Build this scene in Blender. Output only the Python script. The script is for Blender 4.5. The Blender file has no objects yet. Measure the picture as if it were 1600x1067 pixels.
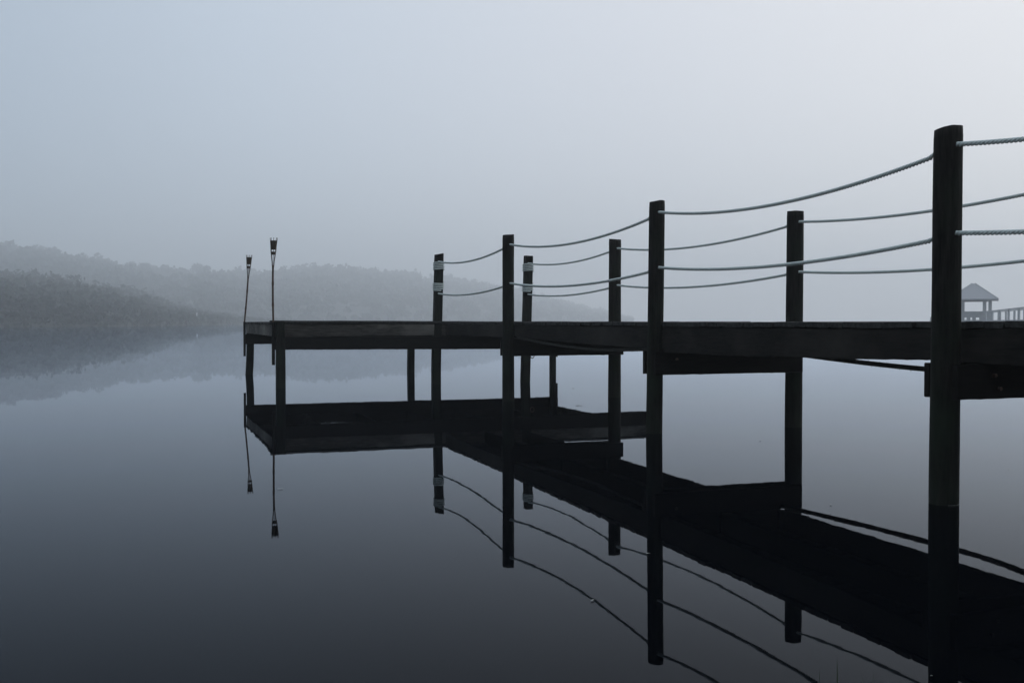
import bpy, math, random
from mathutils import Vector, noise

random.seed(11)
S = bpy.context.scene
R = math.radians

# ------------------------------------------------------------------ camera
CAM_H = 1.10
cam_d = bpy.data.cameras.new("camera")
cam = bpy.data.objects.new("camera", cam_d)
S.collection.objects.link(cam)
cam_d.sensor_width = 36.0
cam_d.lens = 36.0 * 1555.0 / 1600.0
cam_d.clip_start = 0.05
cam_d.clip_end = 4000.0
cam.location = (0, 0, CAM_H)
cam.rotation_euler = (R(90 - 1.12), 0, 0)
S.camera = cam

# ------------------------------------------------------------------ render settings
S.view_settings.view_transform = 'Standard'
S.view_settings.look = 'None'
S.view_settings.exposure = 0.0
S.view_settings.gamma = 1.0
S.cycles.use_denoising = True
S.cycles.max_bounces = 14
S.cycles.volume_bounces = 8
S.cycles.glossy_bounces = 4
S.cycles.diffuse_bounces = 3
S.cycles.sample_clamp_indirect = 4.0

# ------------------------------------------------------------------ sky: foggy dawn, brightest low on the right
SUN_EL, SUN_AZ = 16.0, 52.0           # azimuth measured from the view axis (+Y) towards the right (+X)
sun_dir = Vector((math.sin(R(SUN_AZ)) * math.cos(R(SUN_EL)),
                  math.cos(R(SUN_AZ)) * math.cos(R(SUN_EL)), math.sin(R(SUN_EL))))
W = bpy.data.worlds.new("World")
S.world = W
W.use_nodes = True
nt = W.node_tree
nt.nodes.clear()
N = nt.nodes.new
L = nt.links.new
out = N('ShaderNodeOutputWorld')
sky = N('ShaderNodeTexSky')
sky.sky_type = 'NISHITA'
sky.sun_disc = False
sky.sun_elevation = R(SUN_EL)
sky.sun_rotation = R(SUN_AZ)
sky.air_density = 1.0
sky.dust_density = 1.0
bg1 = N('ShaderNodeBackground')
bg1.inputs['Strength'].default_value = 0.012
L(sky.outputs['Color'], bg1.inputs['Color'])
geo = N('ShaderNodeTexCoord')
dot = N('ShaderNodeVectorMath'); dot.operation = 'DOT_PRODUCT'
L(geo.outputs['Generated'], dot.inputs[0])
dot.inputs[1].default_value = sun_dir
mr = N('ShaderNodeMapRange')
mr.inputs['From Min'].default_value = -1.0
mr.inputs['From Max'].default_value = 1.0
L(dot.outputs['Value'], mr.inputs['Value'])
ramp = N('ShaderNodeValToRGB')
L(mr.outputs['Result'], ramp.inputs['Fac'])
cr = ramp.color_ramp
cr.elements[0].position = 0.0
cr.elements[0].color = (0.16, 0.19, 0.23, 1)
cr.elements[1].position = 1.0
cr.elements[1].color = (0.96, 0.95, 0.95, 1)
for p, c in ((0.40, (0.29, 0.36, 0.44)), (0.60, (0.425, 0.515, 0.625)), (0.72, (0.585, 0.665, 0.77)),
             (0.86, (0.74, 0.765, 0.825)), (0.95, (0.87, 0.865, 0.885))):
    e = cr.elements.new(p)
    e.color = (*c, 1)
bg2 = N('ShaderNodeBackground')
bg2.inputs['Strength'].default_value = 1.0
L(ramp.outputs['Color'], bg2.inputs['Color'])
sep = N('ShaderNodeSeparateXYZ')
L(geo.outputs['Generated'], sep.inputs[0])
zen = N('ShaderNodeMapRange')          # an overcast sky is brightest overhead
zen.interpolation_type = 'SMOOTHSTEP'
zen.inputs['From Min'].default_value = 0.42
zen.inputs['From Max'].default_value = 0.95
zen.inputs['To Min'].default_value = 1.0
zen.inputs['To Max'].default_value = 1.9
L(sep.outputs['Z'], zen.inputs['Value'])
L(zen.outputs['Result'], bg2.inputs['Strength'])
add = N('ShaderNodeAddShader')
L(bg1.outputs[0], add.inputs[0])
L(bg2.outputs[0], add.inputs[1])
L(add.outputs[0], out.inputs['Surface'])

# ------------------------------------------------------------------ sun: veiled by the fog
sd = bpy.data.lights.new("sun", 'SUN')
sd.energy = 0.5
sd.angle = R(40)
sd.color = (1.0, 0.985, 0.97)
sun = bpy.data.objects.new("sun", sd)
S.collection.objects.link(sun)
sun.rotation_euler = sun_dir.to_track_quat('Z', 'Y').to_euler()
sun.location = (60, 60, 60)


# ------------------------------------------------------------------ helpers
def tag(o, label=None, cat=None, group=None, kind=None):
    if label: o['label'] = label
    if cat: o['category'] = cat
    if group: o['group'] = group
    if kind: o['kind'] = kind
    return o


def empty(name, loc, label, cat, group=None):
    o = bpy.data.objects.new(name, None)
    o.empty_display_size = 0.2
    S.collection.objects.link(o)
    o.location = loc
    return tag(o, label, cat, group)


def wloc(o):
    v = Vector(o.location)
    while o.parent:
        o = o.parent
        v += Vector(o.location)
    return v


class MB:
    """Collects geometry in world coordinates; build() links it as one mesh object."""
    def __init__(self):
        self.v, self.f = [], []

    def add(self, V, F):
        b = len(self.v)
        self.v += [tuple(p) for p in V]
        self.f += [tuple(i + b for i in q) for q in F]

    def build(self, name, mat, parent=None, origin=None, smooth=False):
        o0 = Vector(origin) if origin is not None else (wloc(parent) if parent else Vector((0, 0, 0)))
        me = bpy.data.meshes.new(name)
        me.from_pydata([(x - o0.x, y - o0.y, z - o0.z) for x, y, z in self.v], [], self.f)
        me.materials.append(mat)
        if smooth:
            me.polygons.foreach_set('use_smooth', [True] * len(me.polygons))
        me.update()
        o = bpy.data.objects.new(name, me)
        S.collection.objects.link(o)
        if parent:
            o.parent = parent
            o.location = o0 - wloc(parent)
        else:
            o.location = o0
        return o


PA = R(18.9)
CA, SA = math.cos(PA), math.sin(PA)


def P(w, y, z=0.0):
    """pier coordinates: w across (to the right), y along (away from the shore)"""
    return Vector((w * CA - y * SA, w * SA + y * CA, z))


def nz(p, s, seed=0.0):
    return noise.noise(Vector((p[0] * s + seed, p[1] * s - seed * 0.7, p[2] * s + seed * 1.3)))


def beam(mb, p0, p1, wid, z_top0, z_bot0, z_top1=None, z_bot1=None, n=None, amp=0.003, ch=0.006, sag=0.0, seed=None):
    """A sawn board from p0 to p1 (plan points), thickness wid, with chamfered edges and a little warp."""
    z_top1 = z_top0 if z_top1 is None else z_top1
    z_bot1 = z_bot0 if z_bot1 is None else z_bot1
    seed = random.uniform(0, 90) if seed is None else seed
    p0, p1 = Vector((p0[0], p0[1], 0)), Vector((p1[0], p1[1], 0))
    d = (p1 - p0)
    ln = d.length
    d.normalize()
    s = Vector((d.y, -d.x, 0))
    n = n or max(2, min(160, int(ln / 0.045)))
    V, F = [], []
    h = wid / 2
    for i in range(n + 1):
        k = i / n
        c = p0.lerp(p1, k)
        zt = z_top0 + (z_top1 - z_top0) * k - sag * 4 * k * (1 - k)
        zb = z_bot0 + (z_bot1 - z_bot0) * k - sag * 4 * k * (1 - k)
        prof = [(-h + ch, zb), (h - ch, zb), (h, zb + ch), (h, zt - ch), (h - ch, zt), (-h + ch, zt), (-h, zt - ch), (-h, zb + ch)]
        for a, z in prof:
            q = c + s * a
            q.z = z
            j = nz((k * ln, a * 3, z), 2.3, seed) * amp
            j2 = nz((k * ln, a * 3, z), 11.0, seed + 7) * amp * 0.6
            if z < (zt + zb) / 2:
                j2 -= max(0.0, nz((k * ln, a, 0), 19.0, seed + 3) - 0.15) * amp * 2.0
            q += s * j * 0.6
            q.z += j + j2
            V.append(q)
    for i in range(n):
        for a in range(8):
            b = (a + 1) % 8
            F.append((i * 8 + a, i * 8 + b, (i + 1) * 8 + b, (i + 1) * 8 + a))
    F.append(tuple(range(7, -1, -1)))
    F.append(tuple(n * 8 + a for a in range(8)))
    mb.add(V, F)


def pole(mb, c, z0, z1, r, lean=(0, 0), square=False, tilt=(0, 0), seed=0.0, flare=0.0, bow=(0, 0), rough=0.004):
    """A timber pile, round or square-sawn, standing at plan point c."""
    n = max(6, int((z1 - z0) / 0.055))
    if square:
        a = r
        ch = 0.012
        prof = []
        for sx, sy in ((1, 1), (-1, 1), (-1, -1), (1, -1)):
            if sx * sy > 0:
                prof += [(sx * a, sy * (a - ch)), (sx * (a - ch), sy * a)]
            else:
                prof += [(sx * (a - ch), sy * a), (sx * a, sy * (a - ch))]
        prof = [(x * CA - y * SA, x * SA + y * CA) for x, y in prof]
    else:
        m = 56
        gr = [(random.Random(seed * 7 + q).uniform(-3.1, 3.1), random.Random(seed + q).uniform(0.02, 0.05), random.Random(seed - q).uniform(0.4, 2.2)) for q in range(7)]
        prof = [(r * math.cos(2 * math.pi * k / m), r * math.sin(2 * math.pi * k / m)) for k in range(m)]
    m = len(prof)
    V, F = [], []
    for i in range(n + 1):
        k = i / n
        z = z0 + (z1 - z0) * k
        ox = lean[0] * (z - 1.1) + bow[0] * math.sin(math.pi * max(0, min(1, z / 1.1)))
        oy = lean[1] * (z - 1.1) + bow[1] * math.sin(math.pi * max(0, min(1, z / 1.1)))
        f = 1 + flare * (1 - k)
        if i == n:
            f *= 0.97
        for x, y in prof:
            an = math.atan2(y, x)
            g = f * (1 + (nz((math.cos(an) * 1.2, math.sin(an) * 1.2, z * 0.9), 1.6, seed) * rough * 8
                          + nz((math.cos(an) * 3, math.sin(an) * 3, z * 2.0), 2.0, seed + 5) * rough * 4) * (0.45 if square else 1.0))
            if not square:
                for a0, dp_, zc in gr:          # drying cracks run along the grain
                    dd_ = abs(math.atan2(math.sin(an - a0 - 0.1 * math.sin(z * 2.3 + a0)), math.cos(an - a0 - 0.1 * math.sin(z * 2.3 + a0))))
                    if dd_ < 0.12 and abs(z - zc) < 0.7:
                        g -= dp_ * (1 - dd_ / 0.12) * (1 - ((z - zc) / 0.7) ** 2)
            zz = z + ((x * tilt[0] + y * tilt[1]) if i >= n - 1 else 0) + (0.006 * nz((x * 9, y * 9, 0), 2.0, seed) if i == n else 0)
            V.append((c[0] + ox + x * g, c[1] + oy + y * g, zz))
    for i in range(n):
        for a in range(m):
            b = (a + 1) % m
            F.append((i * m + a, i * m + b, (i + 1) * m + b, (i + 1) * m + a))
    F.append(tuple(range(m - 1, -1, -1)))
    F.append(tuple(n * m + a for a in range(m)))
    mb.add(V, F)


def tube(mb, pts, r, m=8, caps=True, rfun=None):
    pts = [Vector(p) for p in pts]
    n = len(pts)
    V, F = [], []
    up = Vector((0, 0, 1))
    for i, p in enumerate(pts):
        d = (pts[min(i + 1, n - 1)] - pts[max(i - 1, 0)]).normalized()
        u = up if abs(d.dot(up)) < 0.95 else Vector((1, 0, 0))
        a = d.cross(u).normalized()
        b = a.cross(d).normalized()
        rr = rfun(i / (n - 1)) if rfun else r
        for k in range(m):
            t = 2 * math.pi * k / m
            V.append(p + a * (math.cos(t) * rr) + b * (math.sin(t) * rr))
    for i in range(n - 1):
        for k in range(m):
            q = (k + 1) % m
            F.append((i * m + k, i * m + q, (i + 1) * m + q, (i + 1) * m + k))
    if caps:
        F.append(tuple(range(m - 1, -1, -1)))
        F.append(tuple((n - 1) * m + k for k in range(m)))
    mb.add(V, F)


def twisted(mb, pts, r_rope, lay, step, m=6, strands=3):
    """Three-strand laid rope along a polyline."""
    pts = [Vector(p) for p in pts]
    seg = [0.0]
    for a, b in zip(pts, pts[1:]):
        seg.append(seg[-1] + (b - a).length)
    total = seg[-1]
    n = max(2, int(total / step))
    C = []
    j = 0
    for i in range(n + 1):
        s = total * i / n
        while j < len(seg) - 2 and seg[j + 1] < s:
            j += 1
        k = (s - seg[j]) / max(1e-9, seg[j + 1] - seg[j])
        C.append((pts[j].lerp(pts[j + 1], k), s))
    ro = r_rope * 0.58
    rs = r_rope * 0.50
    for q in range(strands):
        path = []
        for i, (c, s) in enumerate(C):
            d = (C[min(i + 1, n)][0] - C[max(i - 1, 0)][0]).normalized()
            u = Vector((0, 0, 1)) if abs(d.z) < 0.95 else Vector((1, 0, 0))
            a = d.cross(u).normalized()
            b = a.cross(d).normalized()
            t = 2 * math.pi * (s / lay + q / strands)
            path.append(c + a * math.cos(t) * ro + b * math.sin(t) * ro)
        tube(mb, path, rs, m=m)


# ------------------------------------------------------------------ materials
def mat(name):
    m = bpy.data.materials.new(name)
    m.use_nodes = True
    t = m.node_tree
    b = t.nodes['Principled BSDF']
    return m, t, b


def wood(name, dark, light, scale=(6, 6, 0.9), rough=0.75, bump=0.5, moss=None, patch=None, grain=34):
    """Weathered wet timber: streaked grain, blotches, optional algae and bleached patches."""
    m, t, b = mat(name)
    n, l = t.nodes.new, t.links.new
    tc = n('ShaderNodeTexCoord')
    mp = n('ShaderNodeMapping')
    mp.inputs['Scale'].default_value = scale
    l(tc.outputs['Object'], mp.inputs['Vector'])
    no = n('ShaderNodeTexNoise')
    no.inputs['Scale'].default_value = grain / 6
    no.inputs['Detail'].default_value = 8
    no.inputs['Roughness'].default_value = 0.65
    l(mp.outputs[0], no.inputs['Vector'])
    rp = n('ShaderNodeValToRGB')
    rp.color_ramp.elements[0].position = 0.35
    rp.color_ramp.elements[0].color = (*dark, 1)
    rp.color_ramp.elements[1].position = 0.68
    rp.color_ramp.elements[1].color = (*light, 1)
    l(no.outputs['Fac'], rp.inputs['Fac'])
    col = rp.outputs['Color']
    for c, sc, lo, hi in ((moss, 3.0, 0.48, 0.66), (patch, 1.6, 0.52, 0.70)):
        if c is None:
            continue
        n2 = n('ShaderNodeTexNoise')
        n2.inputs['Scale'].default_value = sc
        n2.inputs['Detail'].default_value = 6
        n2.inputs['Roughness'].default_value = 0.6
        mp2 = n('ShaderNodeMapping')
        mp2.inputs['Scale'].default_value = tuple(0.35 + 0.4 * q / max(scale) for q in scale)
        mp2.inputs['Location'].default_value = (sc, 3 * sc, 0)
        l(tc.outputs['Object'], mp2.inputs['Vector'])
        l(mp2.outputs[0], n2.inputs['Vector'])
        r2 = n('ShaderNodeMapRange')
        r2.inputs['From Min'].default_value = lo
        r2.inputs['From Max'].default_value = hi
        l(n2.outputs['Fac'], r2.inputs['Value'])
        mx = n('ShaderNodeMix')
        mx.data_type = 'RGBA'
        l(r2.outputs['Result'], mx.inputs['Factor'])
        l(col, mx.inputs['A'])
        mx.inputs['B'].default_value = (*c, 1)
        col = mx.outputs['Result']
    l(col, b.inputs['Base Color'])
    b.inputs['Roughness'].default_value = rough
    b.inputs['Specular IOR Level'].default_value = 0.08
    bp = n('ShaderNodeBump')
    bp.inputs['Strength'].default_value = bump
    bp.inputs['Distance'].default_value = 0.006
    l(no.outputs['Fac'], bp.inputs['Height'])
    l(bp.outputs[0], b.inputs['Normal'])
    return m


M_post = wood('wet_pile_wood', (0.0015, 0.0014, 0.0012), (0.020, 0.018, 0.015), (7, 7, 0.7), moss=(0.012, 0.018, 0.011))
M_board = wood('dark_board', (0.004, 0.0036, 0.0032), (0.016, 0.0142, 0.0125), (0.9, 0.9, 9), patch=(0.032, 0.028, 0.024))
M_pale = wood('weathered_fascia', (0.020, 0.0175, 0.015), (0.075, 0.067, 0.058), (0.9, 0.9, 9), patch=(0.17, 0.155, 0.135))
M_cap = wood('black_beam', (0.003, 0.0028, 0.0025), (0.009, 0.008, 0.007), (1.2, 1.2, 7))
M_deck = wood('deck_plank', (0.020, 0.019, 0.018), (0.055, 0.053, 0.050), (4, 4, 4))
M_bamboo = wood('brown_bamboo', (0.040, 0.026, 0.018), (0.115, 0.070, 0.045), (20, 20, 1.5), rough=0.5)
M_wicker = wood('dark_wicker', (0.030, 0.024, 0.018), (0.085, 0.068, 0.048), (30, 30, 60), rough=0.7)
M_grey = wood('silvered_wood', (0.32, 0.325, 0.33), (0.48, 0.49, 0.50), (2, 2, 2))
M_roof = wood('grey_shingle', (0.24, 0.24, 0.25), (0.42, 0.42, 0.43), (3, 3, 12))


def plain(name, c, rough=0.7, noise_amt=0.35, sc=30, metal=0.0):
    m, t, b = mat(name)
    n, l = t.nodes.new, t.links.new
    tc = n('ShaderNodeTexCoord')
    no = n('ShaderNodeTexNoise')
    no.inputs['Scale'].default_value = sc
    no.inputs['Detail'].default_value = 5
    l(tc.outputs['Object'], no.inputs['Vector'])
    rp = n('ShaderNodeValToRGB')
    rp.color_ramp.elements[0].position = 0.3
    rp.color_ramp.elements[1].position = 0.7
    rp.color_ramp.elements[0].color = (*[x * (1 - noise_amt) for x in c], 1)
    rp.color_ramp.elements[1].color = (*[min(1, x * (1 + noise_amt)) for x in c], 1)
    l(no.outputs['Fac'], rp.inputs['Fac'])
    l(rp.outputs['Color'], b.inputs['Base Color'])
    b.inputs['Roughness'].default_value = rough
    b.inputs['Metallic'].default_value = metal
    return m


M_rope = plain('white_nylon_rope', (0.58, 0.62, 0.585), 0.65, 0.2, 60)
M_cable = plain('slimy_black_rope', (0.030, 0.028, 0.024), 0.8, 0.5, 40)
M_steel = plain('rusty_steel', (0.09, 0.06, 0.045), 0.55, 0.4, 60, 0.6)
M_scum_glint = plain('pale_scum_glint', (0.20, 0.205, 0.19), 0.6, 0.3, 80)  # floating scum, and the painted glint at the waterline
M_leaf = plain('floating_leaf', (0.16, 0.15, 0.12), 0.5, 0.5, 60)
M_blade = plain('grass_blade', (0.028, 0.042, 0.014), 0.8, 0.35, 20)
M_tree = plain('far_foliage', (0.015, 0.021, 0.015), 0.95, 0.4, 0.12)
M_hill = plain('far_ground', (0.012, 0.014, 0.010), 0.95, 0.4, 0.2)
M_bank = plain('muddy_bank', (0.055, 0.048, 0.036), 0.9, 0.5, 3.0)
M_white = plain('white_board', (0.75, 0.76, 0.76), 0.6, 0.05, 10)

# water: black depth under a still mirror
M_water, t, b = mat('still_water')
n, l = t.nodes.new, t.links.new
b.inputs['Base Color'].default_value = (0.0006, 0.0010, 0.0018, 1)
b.inputs['Roughness'].default_value = 1.0
b.inputs['Specular IOR Level'].default_value = 0.0
tc = n('ShaderNodeTexCoord')
no = n('ShaderNodeTexNoise')
no.inputs['Scale'].default_value = 1.6
no.inputs['Detail'].default_value = 4
l(tc.outputs['Object'], no.inputs['Vector'])
bp = n('ShaderNodeBump')
bp.inputs['Strength'].default_value = 0.018
bp.inputs['Distance'].default_value = 0.02
l(no.outputs['Fac'], bp.inputs['Height'])
gl = n('ShaderNodeBsdfGlossy')
gl.inputs['Roughness'].default_value = 0.012
gl.inputs['Color'].default_value = (0.87, 0.925, 1.0, 1)
l(bp.outputs[0], gl.inputs['Normal'])
fr = n('ShaderNodeFresnel')
fr.inputs['IOR'].default_value = 1.2
pw = n('ShaderNodeMath'); pw.operation = 'POWER'
pw.inputs[1].default_value = 1.45
l(fr.outputs[0], pw.inputs[0])
ml = n('ShaderNodeMath'); ml.operation = 'MULTIPLY'; ml.use_clamp = True
ml.inputs[1].default_value = 1.40
l(pw.outputs[0], ml.inputs[0])
mx = n('ShaderNodeMixShader')
l(ml.outputs[0], mx.inputs[0])
l(b.outputs[0], mx.inputs[1])
l(gl.outputs[0], mx.inputs[2])
l(mx.outputs[0], t.nodes['Material Output'].inputs['Surface'])

# ------------------------------------------------------------------ setting: water, bank
mb = MB()
E = 2250
mb.add([(-E, -E, 0), (E, -E, 0), (E, E, 0), (-E, E, 0)], [(0, 1, 2, 3)])
tag(mb.build('water', M_water), 'still dark mirror-like water of the foggy lagoon', 'water', kind='structure')

mb = MB()
nx, ny = 90, 40
V, F = [], []
for j in range(ny + 1):
    for i in range(nx + 1):
        x = -45 + 90 * i / nx
        y = 2.4 - 42 * (j / ny) ** 1.6
        edge = 2.4 + nz((x, 0, 0), 0.35, 4) * 0.5
        dd = edge - y
        z = -0.45 + 0.62 * (1 - math.exp(-max(0, dd) * 0.45)) + 0.012 * max(0, dd) + nz((x, y, 0), 0.9, 2) * 0.05
        V.append((x, y, z))
for j in range(ny):
    for i in range(nx):
        a = j * (nx + 1) + i
        F.append((a, a + 1, a + nx + 2, a + nx + 1))
mb.add(V, F)
tag(mb.build('bank', M_bank, smooth=True), 'low muddy bank that the pier starts from', 'bank', kind='structure')

# ------------------------------------------------------------------ far shore
def px_dir(px):
    return (px - 800) / 1555.0


def interp(tab, x):
    if x <= tab[0][0]: return tab[0][1]
    for (a, b_), (c, d) in zip(tab, tab[1:]):
        if x <= c:
            return b_ + (d - b_) * (x - a) / (c - a)
    return tab[-1][1]


# every shore is a real strip of ground along a curved waterline (bearing, distance), its wood of real height
SHORES = [
    # waterline: (bearing, distance m); depth of the rise; crest: (bearing, level of the skyline as seen from the landing)
    dict(name='near headland', d=[(-1.2, 220), (-0.515, 250), (-0.40, 285), (-0.33, 360), (-0.27, 480), (-0.20, 640)], depth=430,
         c=[(-1.2, 400), (-0.53, 410), (-0.505, 418), (-0.47, 419), (-0.445, 425), (-0.415, 438), (-0.386, 445), (-0.365, 456), (-0.345, 466), (-0.31, 481), (-0.26, 492), (-0.20, 499)],
         n=2400, cards=16, sz=(0.5, 1.1), lab='dark wooded headland, nearest mass of trees on the far shore'),
    dict(name='middle shore', d=[(-0.9, 540), (-0.515, 580), (-0.30, 630), (-0.10, 760), (0.02, 920), (0.12, 1120)], depth=850,
         c=[(-0.9, 366), (-0.515, 373), (-0.47, 384), (-0.44, 390), (-0.40, 401), (-0.35, 413), (-0.330, 414), (-0.315, 408), (-0.30, 416), (-0.26, 419), (-0.20, 411), (-0.17, 410),
            (-0.13, 418), (-0.08, 424), (-0.02, 438), (0.02, 452), (0.07, 474), (0.12, 494)],
         n=3000, cards=15, sz=(1.0, 2.1), lab='pale wood along the far shore, fading into the fog behind the dock'),
]


def crest(sh, u):
    return CAM_H + (503 - interp(sh['c'], u)) * (interp(sh['d'], u) + sh['depth'] * 0.8) / math.sqrt(1 + u * u) / 1555.0


def shore_pt(sh, u, back=0.0):
    d = interp(sh['d'], u) + back
    v = Vector((u, 1.0, 0)).normalized()
    return v * d


for sh in SHORES:
    u0, u1 = sh['d'][0][0], sh['d'][-1][0]
    DP = sh['depth']

    def top_at(u, k):
        h = crest(sh, u)
        kk = min(1.0, k / 0.8)
        lo = min(3.5, 0.4 * h)
        return lo + (h - lo) * (kk ** 0.75)
    mb = MB()
    V, F = [], []
    nu, nb = 90, 10
    for i in range(nu + 1):
        u = u0 + (u1 - u0) * i / nu
        for j in range(nb + 1):
            k = j / nb
            p = shore_pt(sh, u, DP * k + nz((u * 60, 0, 0), 0.5, 3) * 1.5)
            g = max(0.0, 0.72 * top_at(u, k) - 1.5)
            p.z = -0.5 if j == 0 else 0.15 + g + nz(p, 0.06) * 0.6
            V.append(p)
    for i in range(nu):
        for j in range(nb):
            a = i * (nb + 1) + j
            F.append((a, a + 1, a + nb + 2, a + nb + 1))
    mb.add(V, F)
    tag(mb.build('far_shore', M_hill, smooth=True), 'rising ground of the ' + sh['name'] + ' across the water', 'shore', kind='structure')

    mb = MB()
    rnd = random.Random(5)
    s0_, s1_ = sh['sz']
    for q in range(sh['n']):
        u = u0 + (u1 - u0) * rnd.random() ** 0.9
        k = rnd.random() ** 1.15 * 0.84
        base = shore_pt(sh, u, 2 + (DP - 2) * k)
        top = top_at(u, k) * rnd.uniform(0.90, 1.035)
        g = max(0.0, 0.72 * top_at(u, k) - 1.5)
        th = max(1.0, top - g)
        cr_ = min(6.0, max(0.9, th * rnd.uniform(0.55, 0.75))) * (1 + 0.9 * k)
        c = Vector((base.x, base.y, top - cr_ * 0.75))
        lobes = [(Vector((rnd.gauss(0, 0.5) * cr_, rnd.gauss(0, 0.5) * cr_, rnd.uniform(-0.7, 0.2) * cr_)), cr_ * rnd.uniform(0.40, 0.62)) for _ in range(5)]
        for lc, lr in lobes:
            for _ in range(sh['cards']):
                d = Vector((rnd.gauss(0, 1), rnd.gauss(0, 1), rnd.gauss(0, 1))).normalized() * lr * rnd.uniform(0.45, 1.0)
                p = c + lc + d
                if p.z > top: p.z = top - rnd.random() * 0.8
                if p.z < 0.1: p.z = 0.1 + rnd.random()
                a = Vector((rnd.gauss(0, 1), rnd.gauss(0, 1), rnd.gauss(0, 1))).normalized()
                e = a.cross(Vector((rnd.gauss(0, 1), rnd.gauss(0, 1), rnd.gauss(0, 1)))).normalized()
                sz = rnd.uniform(s0_, s1_) * (1 + 0.9 * k)
                mb.add([p + a * sz, p + e * sz * 0.7, p - a * sz, p - e * sz * 0.7], [(0, 1, 2, 3)])
        bz = max(0.0, g - 0.8)
        mb.add([(base.x - .15, base.y, bz), (base.x + .15, base.y, bz), (base.x + .09, base.y + .1, c.z), (base.x - .09, base.y + .1, c.z)], [(0, 1, 2, 3)])
    # undergrowth at the water's edge
    for q in range(5200):
        u = u0 + (u1 - u0) * rnd.random()
        hh = crest(sh, u)
        p = shore_pt(sh, u, rnd.uniform(-1.0, 14))
        p.z = rnd.uniform(0.0, min(3.2, 0.45 * hh + 0.3))
        a = Vector((rnd.gauss(0, 1), rnd.gauss(0, 1), rnd.gauss(0, 1))).normalized()
        e = a.cross(Vector((rnd.gauss(0, 1), rnd.gauss(0, 1), rnd.gauss(0, 1)))).normalized()
        sz = rnd.uniform(0.4, 1.0)
        mb.add([p + a * sz, p + e * sz * 0.7, p - a * sz, p - e * sz * 0.7], [(0, 1, 2, 3)])
    tag(mb.build('wood', M_tree), sh['lab'], 'wood', kind='stuff')

# a small white post at the foot of the headland
mb = MB()
p = shore_pt(SHORES[0], px_dir(308), -1.5)
mk = empty('marker_post', (p.x, p.y, 0), 'tiny white marker post at the foot of the far wooded shore', 'marker post')
pole(mb, (p.x, p.y), -0.6, 4.4, 0.08, seed=3)
mb.build('post', M_post, mk, smooth=True)
mb = MB()
beam(mb, (p.x - 0.17, p.y - 0.12), (p.x + 0.17, p.y - 0.12), 0.05, 4.55, 3.35)
mb.build('board', M_white, mk)

# ------------------------------------------------------------------ the pier
pier = empty('pier', P(5.3, 9.0), 'dark timber pier with roped piles and a T-shaped end platform', 'pier')

# walkway posts: name, w, y, top z, radius, lean, tilt, seed, square
POSTS = {
    'D': (4.428, 4.84, 2.265, 0.0815, (0.004, 0), (0.10, -0.03), 1),
    'C': (4.53, 8.85, 2.285, 0.0765, (0.010, 0), (0.08, -0.02), 2),
    'B': (4.42, 13.07, 2.305, 0.080, (0.000, 0), (0.06, 0.03), 3),
    'E': (6.17, 8.90, 2.255, 0.0850, (0.004, 0), (0.0, 0.03), 5),
    'F': (6.12, 13.25, 2.300, 0.0890, (0.002, 0), (-0.08, 0.02), 6),
    'I': (4.46, 0.75, 2.28, 0.086, (0, 0), (0.05, 0), 8),
    'J': (6.13, 0.75, 2.28, 0.086, (0, 0), (0.05, 0), 9),
}
SQ = {
    'A': (4.46, 17.10, 2.30, 0.071, (0.024, 0), (0.18, 0.05), 4),
    'G': (6.12, 17.05, 2.30, 0.071, (0.026, 0), (-0.05, 0.0), 7),
    'L1': (1.72, 16.93, 1.10, 0.073, (0.0, 0), (0, 0), 10),
    'L2': (1.55, 21.48, 1.10, 0.072, (0.012, 0), (0, 0), 11),
    'MB': (5.00, 21.46, 1.00, 0.070, (0.01, 0), (0, 0), 12),
    'RB': (8.28, 21.30, 1.06, 0.062, (0.0, 0), (0, 0), 13),
    'RF': (8.67, 17.03, 1.06, 0.065, (0.0, 0), (0, 0), 14),
}
centre = {}
for tab, sq in ((POSTS, False), (SQ, True)):
    for k, (w, y, zt, r, lean, tilt, sd_) in tab.items():
        c = P(w, y)
        centre[k] = (c, lean, r)
        mb = MB()
        bow = (0.018, 0) if k == 'L2' else ((-0.008, 0) if k == 'A' else (0, 0))
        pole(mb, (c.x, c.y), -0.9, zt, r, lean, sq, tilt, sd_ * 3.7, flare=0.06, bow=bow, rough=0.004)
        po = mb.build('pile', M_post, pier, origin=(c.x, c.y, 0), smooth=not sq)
        if k == 'D':  # pale arc painting the thin line of sky reflected in the meniscus
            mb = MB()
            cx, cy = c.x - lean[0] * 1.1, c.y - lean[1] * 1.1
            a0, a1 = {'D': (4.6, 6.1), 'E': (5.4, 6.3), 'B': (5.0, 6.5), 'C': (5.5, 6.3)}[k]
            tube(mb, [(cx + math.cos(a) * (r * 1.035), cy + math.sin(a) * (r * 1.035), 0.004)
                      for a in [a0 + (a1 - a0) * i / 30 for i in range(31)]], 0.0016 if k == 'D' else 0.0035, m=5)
            mb.build('waterline_glint', M_scum_glint, po)

# cross caps: two planks clamping each pair of piles
def cap(w0, w1, y, zt, zb, half=0.105, zb1=None, th=0.042, e0=0.0, e1=0.0):
    for s in (-1, 1):
        mb = MB()
        yy = y + s * (half + th / 2 - 0.01)
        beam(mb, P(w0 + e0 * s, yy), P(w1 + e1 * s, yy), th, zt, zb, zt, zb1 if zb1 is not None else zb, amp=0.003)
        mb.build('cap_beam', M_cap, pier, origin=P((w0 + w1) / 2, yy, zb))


cap(4.39, 6.34, 4.84, 0.850, 0.640)
cap(4.47, 6.16, 8.87, 0.812, 0.582)
cap(4.37, 6.145, 13.14, 0.84, 0.630)
cap(4.39, 6.34, 0.75, 0.850, 0.640)
cap(1.62, 8.74, 17.02, 0.845, 0.640, half=0.085, zb1=0.598)
cap(1.45, 8.42, 21.44, 0.845, 0.640, half=0.085)

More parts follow.
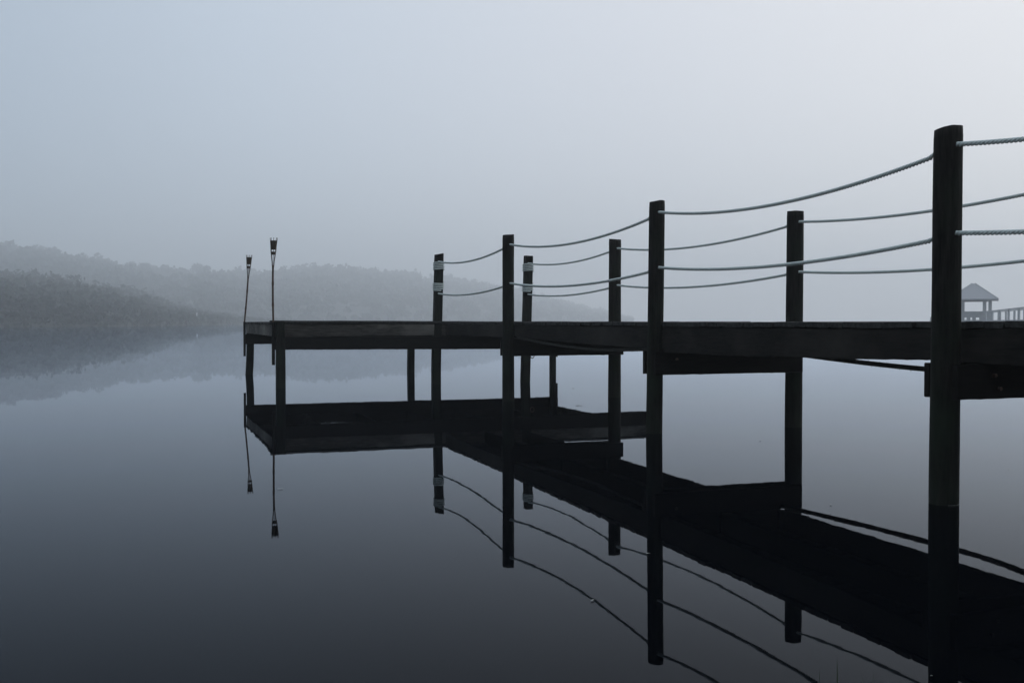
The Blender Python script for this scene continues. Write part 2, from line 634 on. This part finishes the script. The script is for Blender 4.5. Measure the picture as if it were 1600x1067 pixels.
# bolts on the caps
for w, y, z in ((4.66, 4.705, 0.78), (4.70, 4.705, 0.70), (4.70, 8.735, 0.735), (4.58, 4.69, 0.92)):
    mb = MB()
    c0 = P(w, y, z)
    tube(mb, [c0, c0 + P(0, -0.022, 0)], 0.013, m=6)
    mb.build('bolt', M_steel, pier, origin=c0)

# rim boards along the walkway: each span its own board, ends at different depths
def rim(w, y0, y1, zb0, zb1, m=M_board, sag=0.0, zt=1.060, amp=0.005):
    mb = MB()
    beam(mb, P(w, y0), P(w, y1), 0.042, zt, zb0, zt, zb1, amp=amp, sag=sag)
    return mb.build('rim_board', m, pier, origin=P(w, (y0 + y1) / 2, zb0))


rim(4.585, 16.93, 13.24, 0.875, 0.880)
rim(4.585, 13.21, 8.98, 0.892, 0.832, sag=0.012)
rim(4.585, 8.95, 4.965, 0.800, 0.862, sag=0.012)
rim(4.585, 4.945, 0.78, 0.850, 0.855)
rim(4.585, 0.75, -1.6, 0.850, 0.855)
for a, c_ in ((16.93, 13.25), (13.20, 8.90), (8.85, 4.86), (4.81, 0.78), (0.73, -1.6)):
    rim(6.005, a, c_, 0.845, 0.85)
    mb = MB()
    beam(mb, P(5.30, a), P(5.30, c_), 0.042, 1.058, 0.85)
    mb.build('joist', M_cap, pier, origin=P(5.3, (a + c_) / 2, 0.85))

# platform rim
def rim2(p0, p1, zb0, zb1, m=M_pale, sag=0.0):
    mb = MB()
    beam(mb, p0, p1, 0.042, 1.060, zb0, 1.060, zb1, amp=0.006, sag=sag)
    return mb.build('rim_board', m, pier, origin=((p0.x + p1.x) / 2, (p0.y + p1.y) / 2, zb0))


rim2(P(1.60, 17.06), P(4.44, 17.06), 0.845, 0.865)
rim2(P(4.46, 17.065), P(8.72, 17.065), 0.865, 0.87)
rim2(P(1.50, 21.40), P(1.64, 17.10), 0.87, 0.86, sag=0.0)
rim2(P(8.62, 17.10), P(8.36, 21.40), 0.86, 0.83)
rim2(P(1.50, 21.42), P(8.36, 21.42), 0.85, 0.85, m=M_board)
for w in (2.7, 3.8, 4.9, 6.0, 7.2):
    mb = MB()
    beam(mb, P(w, 17.09), P(w, 21.39), 0.042, 1.058, 0.85)
    mb.build('joist', M_cap, pier, origin=P(w, 19.2, 0.85))

# decking: planks across the walkway and along the platform
mb = MB()
y = -1.6
rnd = random.Random(3)
while y < 16.9:
    wd = 0.14
    skip_post = any(abs(y + wd / 2 - POSTS[k][1]) < 0.0 for k in POSTS)
    zt = 1.099 + rnd.uniform(-0.003, 0.004) + 0.008 * nz((y, 0, 0), 0.8, 12)
    beam(mb, P(4.555 + rnd.uniform(-0.012, 0.012), y + wd / 2), P(6.03 + rnd.uniform(-0.01, 0.01), y + wd / 2), wd,
         zt, zt - 0.038, zt + rnd.uniform(-0.004, 0.004), zt - 0.038, n=3, amp=0.002)
    y += wd + rnd.uniform(0.004, 0.008)
wdk = mb.build('decking', M_deck, pier, origin=P(5.3, 8, 1.08))
mb = MB()
y = 17.02
i = 0
while y < 21.40:
    wd = 0.14
    w0 = 1.58 - (y - 17) * 0.022 + rnd.uniform(-0.02, 0.02)
    w1 = 8.72 - (y - 17) * 0.062 + rnd.uniform(-0.02, 0.02)
    zt = 1.099 + rnd.uniform(-0.003, 0.004)
    beam(mb, P(w0, y + wd / 2), P(w1, y + wd / 2), wd, zt + (0.022 if i == 0 else 0.0), zt - 0.036 + (0.016 if i == 0 else 0.0), zt, zt - 0.038, n=24, amp=0.006)
    y += wd + rnd.uniform(0.005, 0.010)
    i += 1
mb.build('decking', M_deck, pier, origin=P(5.0, 19.2, 1.08))

# sleeves that hold the torches (the third, at the right-hand corner, is empty)
def sleeve(cx, cy, z0, z1, a=0.026, lx=0.0):
    mb = MB()
    pole(mb, (cx, cy), z0, z1, a, (lx, 0), True, seed=cx)
    return mb.build('torch_holder', M_board, pier, origin=(cx, cy, z0))


cL1 = centre['L1'][0] + Vector((-0.112, -0.03, 0))
cL2 = centre['L2'][0] + Vector((-0.100, -0.02, 0))
cR = centre['RB'][0] + Vector((0.092, 0.0, 0))
sleeve(cL1.x, cL1.y, 0.385, 1.10)
sleeve(cL2.x, cL2.y, 0.385, 1.10, 0.024)
sleeve(cR.x, cR.y, 0.30, 1.03, 0.022)

# mooring ring under the deck on the far pile
mb = MB()
g0 = centre['G'][0] + Vector((0.10, -0.05, 0.52))
tube(mb, [g0 + Vector((0.035 * math.cos(a), 0, 0.045 * math.sin(a) - 0.03)) for a in [2 * math.pi * i / 20 for i in range(21)]], 0.009, m=6, caps=False)
tube(mb, [g0 + Vector((-0.05, 0.02, 0.012)), g0 + Vector((0.01, 0, 0.012))], 0.011, m=6)
mb.build('mooring_ring', M_steel, pier, origin=g0)

# ------------------------------------------------------------------ ropes
def rope_line(keys, zs, label, sag, wrap_key, wrap_z, wrap_dir, exit_z=None):
    """One laid rope through the piles; starts with a coil lashed round the last square pile."""
    pts = []
    c = [centre[k][0] for k in keys]
    for i in range(len(keys) - 1):
        a = c[i] + Vector((0, 0, 1.1 + zs[i][1]))
        b_ = c[i + 1] + Vector((0, 0, 1.1 + zs[i + 1][0]))
        s = sag[i]
        n = 26
        for j in range(n + (1 if i == len(keys) - 2 else 0)):
            k = j / n
            p = a.lerp(b_, k)
            p.z -= s * 4 * k * (1 - k)
            pts.append(p)
    root = empty('rope', pts[0], label, 'rope', 'white ropes strung between the piles of the pier')
    mb = MB()
    twisted(mb, pts, 0.0150, 0.095, 0.0105, m=6)
    mb.build('line', M_rope, root, smooth=True)
    mb = MB()
    cc, lean, r = centre[wrap_key]
    turns = 4.9
    z_a, z_b = 1.1 + wrap_z[0], 1.1 + wrap_z[1]
    cx = cc.x + lean[0] * ((z_a + z_b) / 2 - 1.1)
    path = []
    nn = int(turns * 28)
    hw = r + 0.013
    for i in range(nn + 1):
        t_ = i / nn
        a = 2 * math.pi * turns * t_ - 0.6
        # superellipse so that the coil hugs a square pile with rounded corners
        ca, sa = math.cos(a), math.sin(a)
        e = 1.0 / (abs(ca) ** 5 + abs(sa) ** 5) ** 0.2
        x, y_ = ca * e * hw, sa * e * hw
        path.append((cx + x * CA - y_ * SA, cc.y + x * SA + y_ * CA, z_a + (z_b - z_a) * t_ + 0.004 * math.sin(a * 1.0 + 1)))
    twisted(mb, path, 0.0112, 0.080, 0.010, m=6)
    mb.build('coil', M_rope, root, smooth=True)
    return root


# near side: A B C D I ; far side: G F E (pair of D hidden: J2) J
centre['H'] = (P(6.13, 4.84), (0, 0), 0.086)
mb = MB()
pole(mb, (centre['H'][0].x, centre['H'][0].y), -0.9, 2.27, 0.086, seed=33, tilt=(0.05, 0), flare=0.06)
mb.build('pile', M_post, pier, origin=(centre['H'][0].x, centre['H'][0].y, 0), smooth=True)
rope_line('ABCDI', [(1.07, 1.07), (1.05, 1.075), (1.045, 1.085), (1.025, 1.065), (1.05, 1.05)],
          'upper white rope along the near side of the walkway, strung through the piles', (0.105, 0.135, 0.135, 0.13), 'A', (0.915, 1.055), 1)
rope_line('ABCDI', [(0.51, 0.505), (0.515, 0.54), (0.51, 0.54), (0.51, 0.535), (0.52, 0.52)],
          'lower white rope along the near side of the walkway, strung through the piles', (0.075, 0.095, 0.085, 0.08), 'A', (0.70, 0.555), 1)
rope_line('GFEHJ', [(1.07, 1.07), (1.05, 1.075), (1.02, 1.045), (1.04, 1.05), (1.05, 1.05)],
          'upper white rope along the far side of the walkway, behind the near piles', (0.10, 0.115, 0.095, 0.13), 'G', (0.915, 1.055), 1)
rope_line('GFEHJ', [(0.51, 0.505), (0.515, 0.54), (0.51, 0.525), (0.52, 0.535), (0.52, 0.52)],
          'lower white rope along the far side of the walkway, behind the near piles', (0.075, 0.09, 0.075, 0.08), 'G', (0.70, 0.555), 1)

# slack mooring lines slung under the walkway
def slack(pts, r, label, tail=None):
    P0 = [Vector(p) for p in pts]
    dense = []
    for i in range(len(P0) - 1):
        p0 = P0[max(0, i - 1)]; p1 = P0[i]; p2 = P0[i + 1]; p3 = P0[min(len(P0) - 1, i + 2)]
        for j in range(14):
            k = j / 14
            dense.append(0.5 * ((2 * p1) + (p2 - p0) * k + (2 * p0 - 5 * p1 + 4 * p2 - p3) * k * k + (3 * p1 - p0 - 3 * p2 + p3) * k ** 3))
    dense.append(P0[-1])
    root = empty('slack_rope', P0[0], label, 'rope')
    mb = MB()
    tube(mb, dense, r, m=10)
    twisted(mb, dense, r * 0.86, r * 7, r * 0.7, m=6)
    # frayed whiskers and weed
    rr = random.Random(8)
    for d in dense:
        for _ in range(7):
            v = Vector((rr.gauss(0, 1), rr.gauss(0, 1), rr.gauss(0, 1))).normalized()
            s = v.cross(Vector((rr.gauss(0, 1), rr.gauss(0, 1), rr.gauss(0, 1)))).normalized() * 0.003
            q = d + Vector((rr.uniform(-.04, .04), rr.uniform(-.04, .04), 0)) + v * r * 0.7
            mb.add([q - s, q + s, q + v * rr.uniform(0.008, 0.022)], [(0, 1, 2)])
    mb.build('line', M_cable, root, smooth=True)
    if tail:
        mb = MB()
        tube(mb, tail, r * 0.35, m=6)
        mb.build('loose_strand', M_cable, root, smooth=True)


slack([P(5.92, 9.3, 0.80), P(5.92, 8.7, 0.785), P(5.9, 7.9, 0.752), P(5.9, 7.3, 0.728), P(5.89, 6.67, 0.712), P(5.9, 6.1, 0.710), P(5.9, 5.6, 0.735), P(5.92, 4.9, 0.80), P(5.92, 4.4, 0.85)],
      0.022, 'thick black frayed rope slung beneath the walkway between the two nearest bents',
      [P(5.9, 6.2, 0.712), P(5.88, 5.9, 0.70), P(5.87, 5.6, 0.712), P(5.87, 5.2, 0.75), P(5.88, 4.75, 0.80)])
slack([P(4.62, 13.6, 0.885), P(4.62, 13.0, 0.868), P(4.64, 12.2, 0.822), P(4.66, 11.3, 0.792), P(4.66, 10.5, 0.783), P(4.64, 9.7, 0.80), P(4.66, 8.95, 0.83)],
      0.017, 'slack dark rope sagging just below the walkway rim, nearer the far platform')

# ------------------------------------------------------------------ garden torches
def torch(c, lean, label, bend=0.0):
    root = empty('garden_torch', (c.x, c.y, 0.45), label, 'torch', 'bamboo torches on the end platform')

    def at(z):
        h = z - 1.1
        return Vector((c.x + lean * h + bend * math.sin(h * 2.2), c.y, z))
    mb = MB()
    zs = [1.04 + 0.05 * i for i in range(21)]
    tube(mb, [at(z) for z in zs], 0.016, m=10, rfun=lambda k: 0.0165 + (0.0035 if int(k * 21) % 7 == 0 else 0.0))
    # the split top: splints flare out and up through the basket
    for i in range(8):
        a = 2 * math.pi * (i + 0.3) / 8
        pts = []
        for z, r in ((2.00, 0.013), (2.10, 0.020), (2.20, 0.033), (2.27, 0.041), (2.36, 0.047), (2.45, 0.055), (2.495, 0.059)):
            p = at(z)
            pts.append(p + Vector((math.cos(a) * r, math.sin(a) * r, 0)))
        tube(mb, pts, 0.0048, m=5)
    mb.build('pole', M_bamboo, root, smooth=True)

    def band(name, rows):
        mb = MB()
        m = 24
        V, F = [], []
        n = 10
        for j in range(n + 1):
            k = j / n
            z = rows[0][0] + (rows[1][0] - rows[0][0]) * k
            r = rows[0][1] + (rows[1][1] - rows[0][1]) * k
            p = at(z)
            for i in range(m):
                a = 2 * math.pi * i / m
                rr = r + 0.0035 * math.sin(a * 12 + (j % 2) * math.pi)
                V.append(p + Vector((math.cos(a) * rr, math.sin(a) * rr, 0)))
        nb_ = len(V)
        V2 = []
        for j in range(n + 1):
            p = at(rows[0][0] + (rows[1][0] - rows[0][0]) * j / n)
            for i in range(m):
                q = V[j * m + i]
                V2.append(p + (Vector(q) - p) * 0.86)
        for j in range(n):
            for i in range(m):
                q = (i + 1) % m
                F.append((j * m + i, j * m + q, (j + 1) * m + q, (j + 1) * m + i))
                F.append((nb_ + j * m + i, nb_ + (j + 1) * m + i, nb_ + (j + 1) * m + q, nb_ + j * m + q))
        for i in range(m):
            q = (i + 1) % m
            F.append((n * m + i, n * m + q, nb_ + n * m + q, nb_ + n * m + i))
            F.append((i, nb_ + i, nb_ + q, q))
        mb.add(V + V2, F)
        return mb.build(name, M_wicker, root)
    band('collar', ((2.215, 0.036), (2.265, 0.043)))
    band('basket', ((2.300, 0.044), (2.448, 0.059)))
    mb = MB()
    tube(mb, [at(2.30), at(2.42)], 0.030, m=12)
    mb.build('oil_can', M_steel, root, smooth=True)


torch(cL1, 0.012, 'upright bamboo torch on the platform corner nearest the viewer', -0.012)
torch(cL2, 0.075, 'leaning bamboo torch on the back corner of the platform', 0.012)

# ------------------------------------------------------------------ gazebo far off in the fog, with its footbridge
GD = 130.0
k_ = GD / 1555.0
gx = (1519.5 - 800) * k_
gz = empty('gazebo', (gx, GD, 0), 'pale hip-roofed gazebo standing over the water, half lost in the fog', 'gazebo')


def zy(y): return CAM_H + (503 - y) * k_


q_ = GD / 100.0
q2 = q_ * 0.908
hw, dp = 2.52 * q2, 2.5 * q2
# roof
mb = MB()
ze, za = zy(467), zy(442)
yc = GD + dp
m_ = [(gx - hw, yc - dp, ze), (gx + hw, yc - dp, ze), (gx + hw, yc + dp, ze), (gx - hw, yc + dp, ze)]
m2 = [(x, y, z - 0.14 * q_) for x, y, z in m_]
rg = [(gx - 0.18, yc, za), (gx + 0.18, yc, za)]
mb.add(m_ + m2 + rg, [(0, 1, 9, 8), (1, 2, 9), (2, 3, 8, 9), (3, 0, 8), (0, 4, 5, 1), (1, 5, 6, 2), (2, 6, 7, 3), (3, 7, 4, 0), (7, 6, 5, 4)])
rf = mb.build('roof', M_roof, gz)
mb = MB()
for a, b_ in ((0, 8), (1, 9), (2, 9), (3, 8)):
    p, q = (m_ + m2 + rg)[a], (m_ + m2 + rg)[b_]
    tube(mb, [Vector(p) + Vector((0, 0, .03)), Vector(q) + Vector((0, 0, .03))], 0.075, m=6)
mb.build('hip_cap', M_grey, rf)
bw, bd = 1.84 * q2, 1.75 * q2
for sx in (-1, 1):
    for px_ in (0.5, 0.955):
        for sy in (-1, 1):
            mb = MB()
            x = gx + sx * (1.13 if px_ == 0.5 else 1.70) * q2
            beam(mb, (x - 0.15 * q2, yc + sy * bd), (x + 0.15 * q2, yc + sy * bd), 0.24, ze - 0.1, -0.8 if px_ > 0.9 else zy(499.5), n=2)
            mb.build('post', M_grey, gz)
for sy in (-1, 1):
    mb = MB()
    beam(mb, (gx - bw, yc + sy * bd), (gx + bw, yc + sy * bd), 0.30, ze - 0.145 * q_, zy(470.5))
    mb.build('header', M_grey, gz)
    mb = MB()
    beam(mb, (gx - bw + .28, yc + sy * (bd - 0.02)), (gx + bw - .28, yc + sy * (bd - 0.02)), 0.10, zy(486.3), zy(495.8))
    for x in (-1.3, -0.45, 0.12, 0.85, 1.35):
        beam(mb, (gx + x * q2 - 0.22, yc + sy * (bd - 0.02)), (gx + x * q2 + (0.10 if abs(x) < 0.6 else 0.3), yc + sy * (bd - 0.02)), 0.09, zy(495.8), zy(499.6), n=2)
    mb.build('wall_panel', M_grey, gz)
for sx in (-1, 1):
    mb = MB()
    beam(mb, (gx + sx * (bw - .02), yc - bd + .15), (gx + sx * (bw - .02), yc + bd - .15), 0.10, zy(486.3), zy(499.4))
    mb.build('wall_panel', M_grey, gz)
mb = MB()
beam(mb, (gx, yc - bd - .3), (gx, yc + bd + .3), 2 * bw + 0.4, zy(499.7), zy(503.5), n=4)
mb.build('floor', M_grey, gz)

fb = empty('footbridge', (gx + 2, GD, 0), 'long railed footbridge running from the foggy gazebo towards the shore', 'footbridge')
a0 = Vector((gx + 1.9 * q_, GD + 1.6, 0)); d0 = Vector((-8.0, -21.0, 0)).normalized(); s0 = Vector((-d0.y, d0.x, 0))
LN = 80.0
zf = zy(500.5)
mb = MB()
beam(mb, a0, a0 + d0 * LN, 1.5, zf, zf - 0.22, n=40)
mb.build('deck', M_grey, fb)
for s in (-0.7, 0.7):
    mb = MB()
    beam(mb, a0 + s0 * s, a0 + d0 * LN + s0 * s, 0.11, zf + 1.13, zf + 1.0, n=40)
    mb.build('handrail', M_grey, fb)
    i = 0
    while i * 8.5 < LN:
        p = a0 + d0 * (0.6 + i * 8.5) + s0 * s
        mb = MB()
        pole(mb, (p.x, p.y), -0.8, zf + 1.0, 0.085, square=True)
        mb.build('rail_post', M_grey, fb, origin=(p.x, p.y, 0))
        i += 1
# the landing on the other side
mb = MB()
xl = gx - (1519.5 - 1451) * k_ * 0.908
beam(mb, (xl - 0.1, yc), (gx - 2.07 * q2, yc), 1.4, zf, zf - 0.2)
mb.build('deck', M_grey, gz)
mb = MB()
beam(mb, (xl, yc - 0.65), (gx - 2.06 * q2, yc - 0.65), 0.09, zy(494.2), zy(495.6))
mb.build('handrail', M_grey, gz)
for x in (xl, xl + 1.3):
    mb = MB()
    pole(mb, (x, yc - 0.65), -0.8, zy(495.6), 0.07, square=True)
    mb.build('rail_post', M_grey, gz, origin=(x, yc - 0.65, 0))

gz.rotation_euler.z = -math.atan2(gx, GD) - 0.03

# ------------------------------------------------------------------ grass at the water's edge
def blade(mb, x, y, h, w, bend, bendy=0.0, z0=-0.05):
    V, F = [], []
    n = 9
    for i in range(n + 1):
        k = i / n
        cx = x + bend * k * k
        cy = y + bendy * k * k
        z = z0 + (h - z0) * k
        ww = w * (1 - k ** 1.8) * 0.5 + 0.0002
        V += [(cx - ww, cy, z), (cx, cy - ww * 0.5, z), (cx + ww, cy, z)]
    for i in range(n):
        a = i * 3
        F += [(a, a + 1, a + 4, a + 3), (a + 1, a + 2, a + 5, a + 4)]
    mb.add(V, F)


GY = 2.25


def gpt(px, py):
    return (px - 800) / 1555 * GY, CAM_H - (py - 503) / 1555 * GY


tuft = empty('grass_tuft', (gpt(1320, 1067)[0], GY, 0), 'few thin green grass blades rising from the water at the bottom of the view', 'grass')
rr = random.Random(2)
for px, py, w, bend in ((1284, 1048, 0.006, 0.0), (1311, 1031, 0.0110, -0.006), (1352, 1058, 0.005, 0.001), (1368, 1054, 0.005, 0.0),
                        (1330, 1085, 0.005, 0.01), (1300, 1100, 0.005, -0.02), (1345, 1110, 0.004, 0.02)):
    x, h = gpt(px, py)
    mb = MB()
    blade(mb, x - bend, GY + (0 if py < 1070 else rr.uniform(-.05, .05)), h, w, bend)
    mb.build('blade', M_blade, tuft, smooth=True)

# ------------------------------------------------------------------ flecks floating on the water
FL = [(436, 765, .045, .1, 1), (1189, 690, .025, .2, 0), (896, 607, .05, .1, 0), (905, 634, .10, .0, 0),
      (1578, 734, .02, .3, 0), (926, 941, .028, .9, 1), (1014, 867, .025, .4, 1), (1460, 1061, .010, .2, 1), (1300, 790, .02, .3, 0)]
rr = random.Random(6)
for px, py, ln, an, pale in FL:
    Y = 1555 * CAM_H / (py - 503)
    X = (px - 800) / 1555 * Y
    mb = MB()
    m = 9
    V = [(0, 0, 0.007)]
    ring = []
    for i in range(m):
        a = 2 * math.pi * i / m
        r = ln * 0.5 * rr.uniform(0.75, 1.1)
        x, y_ = math.cos(a) * r, math.sin(a) * r * 0.35
        V.append((x * math.cos(an) - y_ * math.sin(an), x * math.sin(an) + y_ * math.cos(an), 0.003 + rr.uniform(0, 0.004)))
    V = [(X + a, Y + b_, c) for a, b_, c in V]
    mb.add(V, [(0, 1 + i, 1 + (i + 1) % m) for i in range(m)])
    o = mb.build('floating_leaf', M_scum_glint if pale else M_leaf, origin=(X, Y, 0))
    tag(o, 'tiny pale fleck of scum floating on the still water' if pale else 'tiny dark leaf floating on the still water', 'leaf',
        'pale flecks afloat' if pale else 'dark leaves afloat')

# ------------------------------------------------------------------ haze
mb = MB()
x0, x1, y0, y1, z0, z1 = -2300, 2300, -2300, 2300, -1.9, 130
mb.add([(x0, y0, z0), (x1, y0, z0), (x1, y1, z0), (x0, y1, z0), (x0, y0, z1), (x1, y0, z1), (x1, y1, z1), (x0, y1, z1)],
       [(3, 2, 1, 0), (4, 5, 6, 7), (0, 1, 5, 4), (1, 2, 6, 5), (2, 3, 7, 6), (3, 0, 4, 7)])
hm = bpy.data.materials.new('haze')
hm.use_nodes = True
t = hm.node_tree
t.nodes.clear()
o_ = t.nodes.new('ShaderNodeOutputMaterial')
pv = t.nodes.new('ShaderNodeVolumePrincipled')
pv.inputs['Color'].default_value = (0.94, 0.965, 0.98, 1)
pv.inputs['Density'].default_value = 0.0014
pv.inputs['Anisotropy'].default_value = 0.45
t.links.new(pv.outputs[0], o_.inputs['Volume'])
tag(mb.build('haze', hm), 'pale morning fog lying over the whole lagoon', 'fog', kind='stuff')
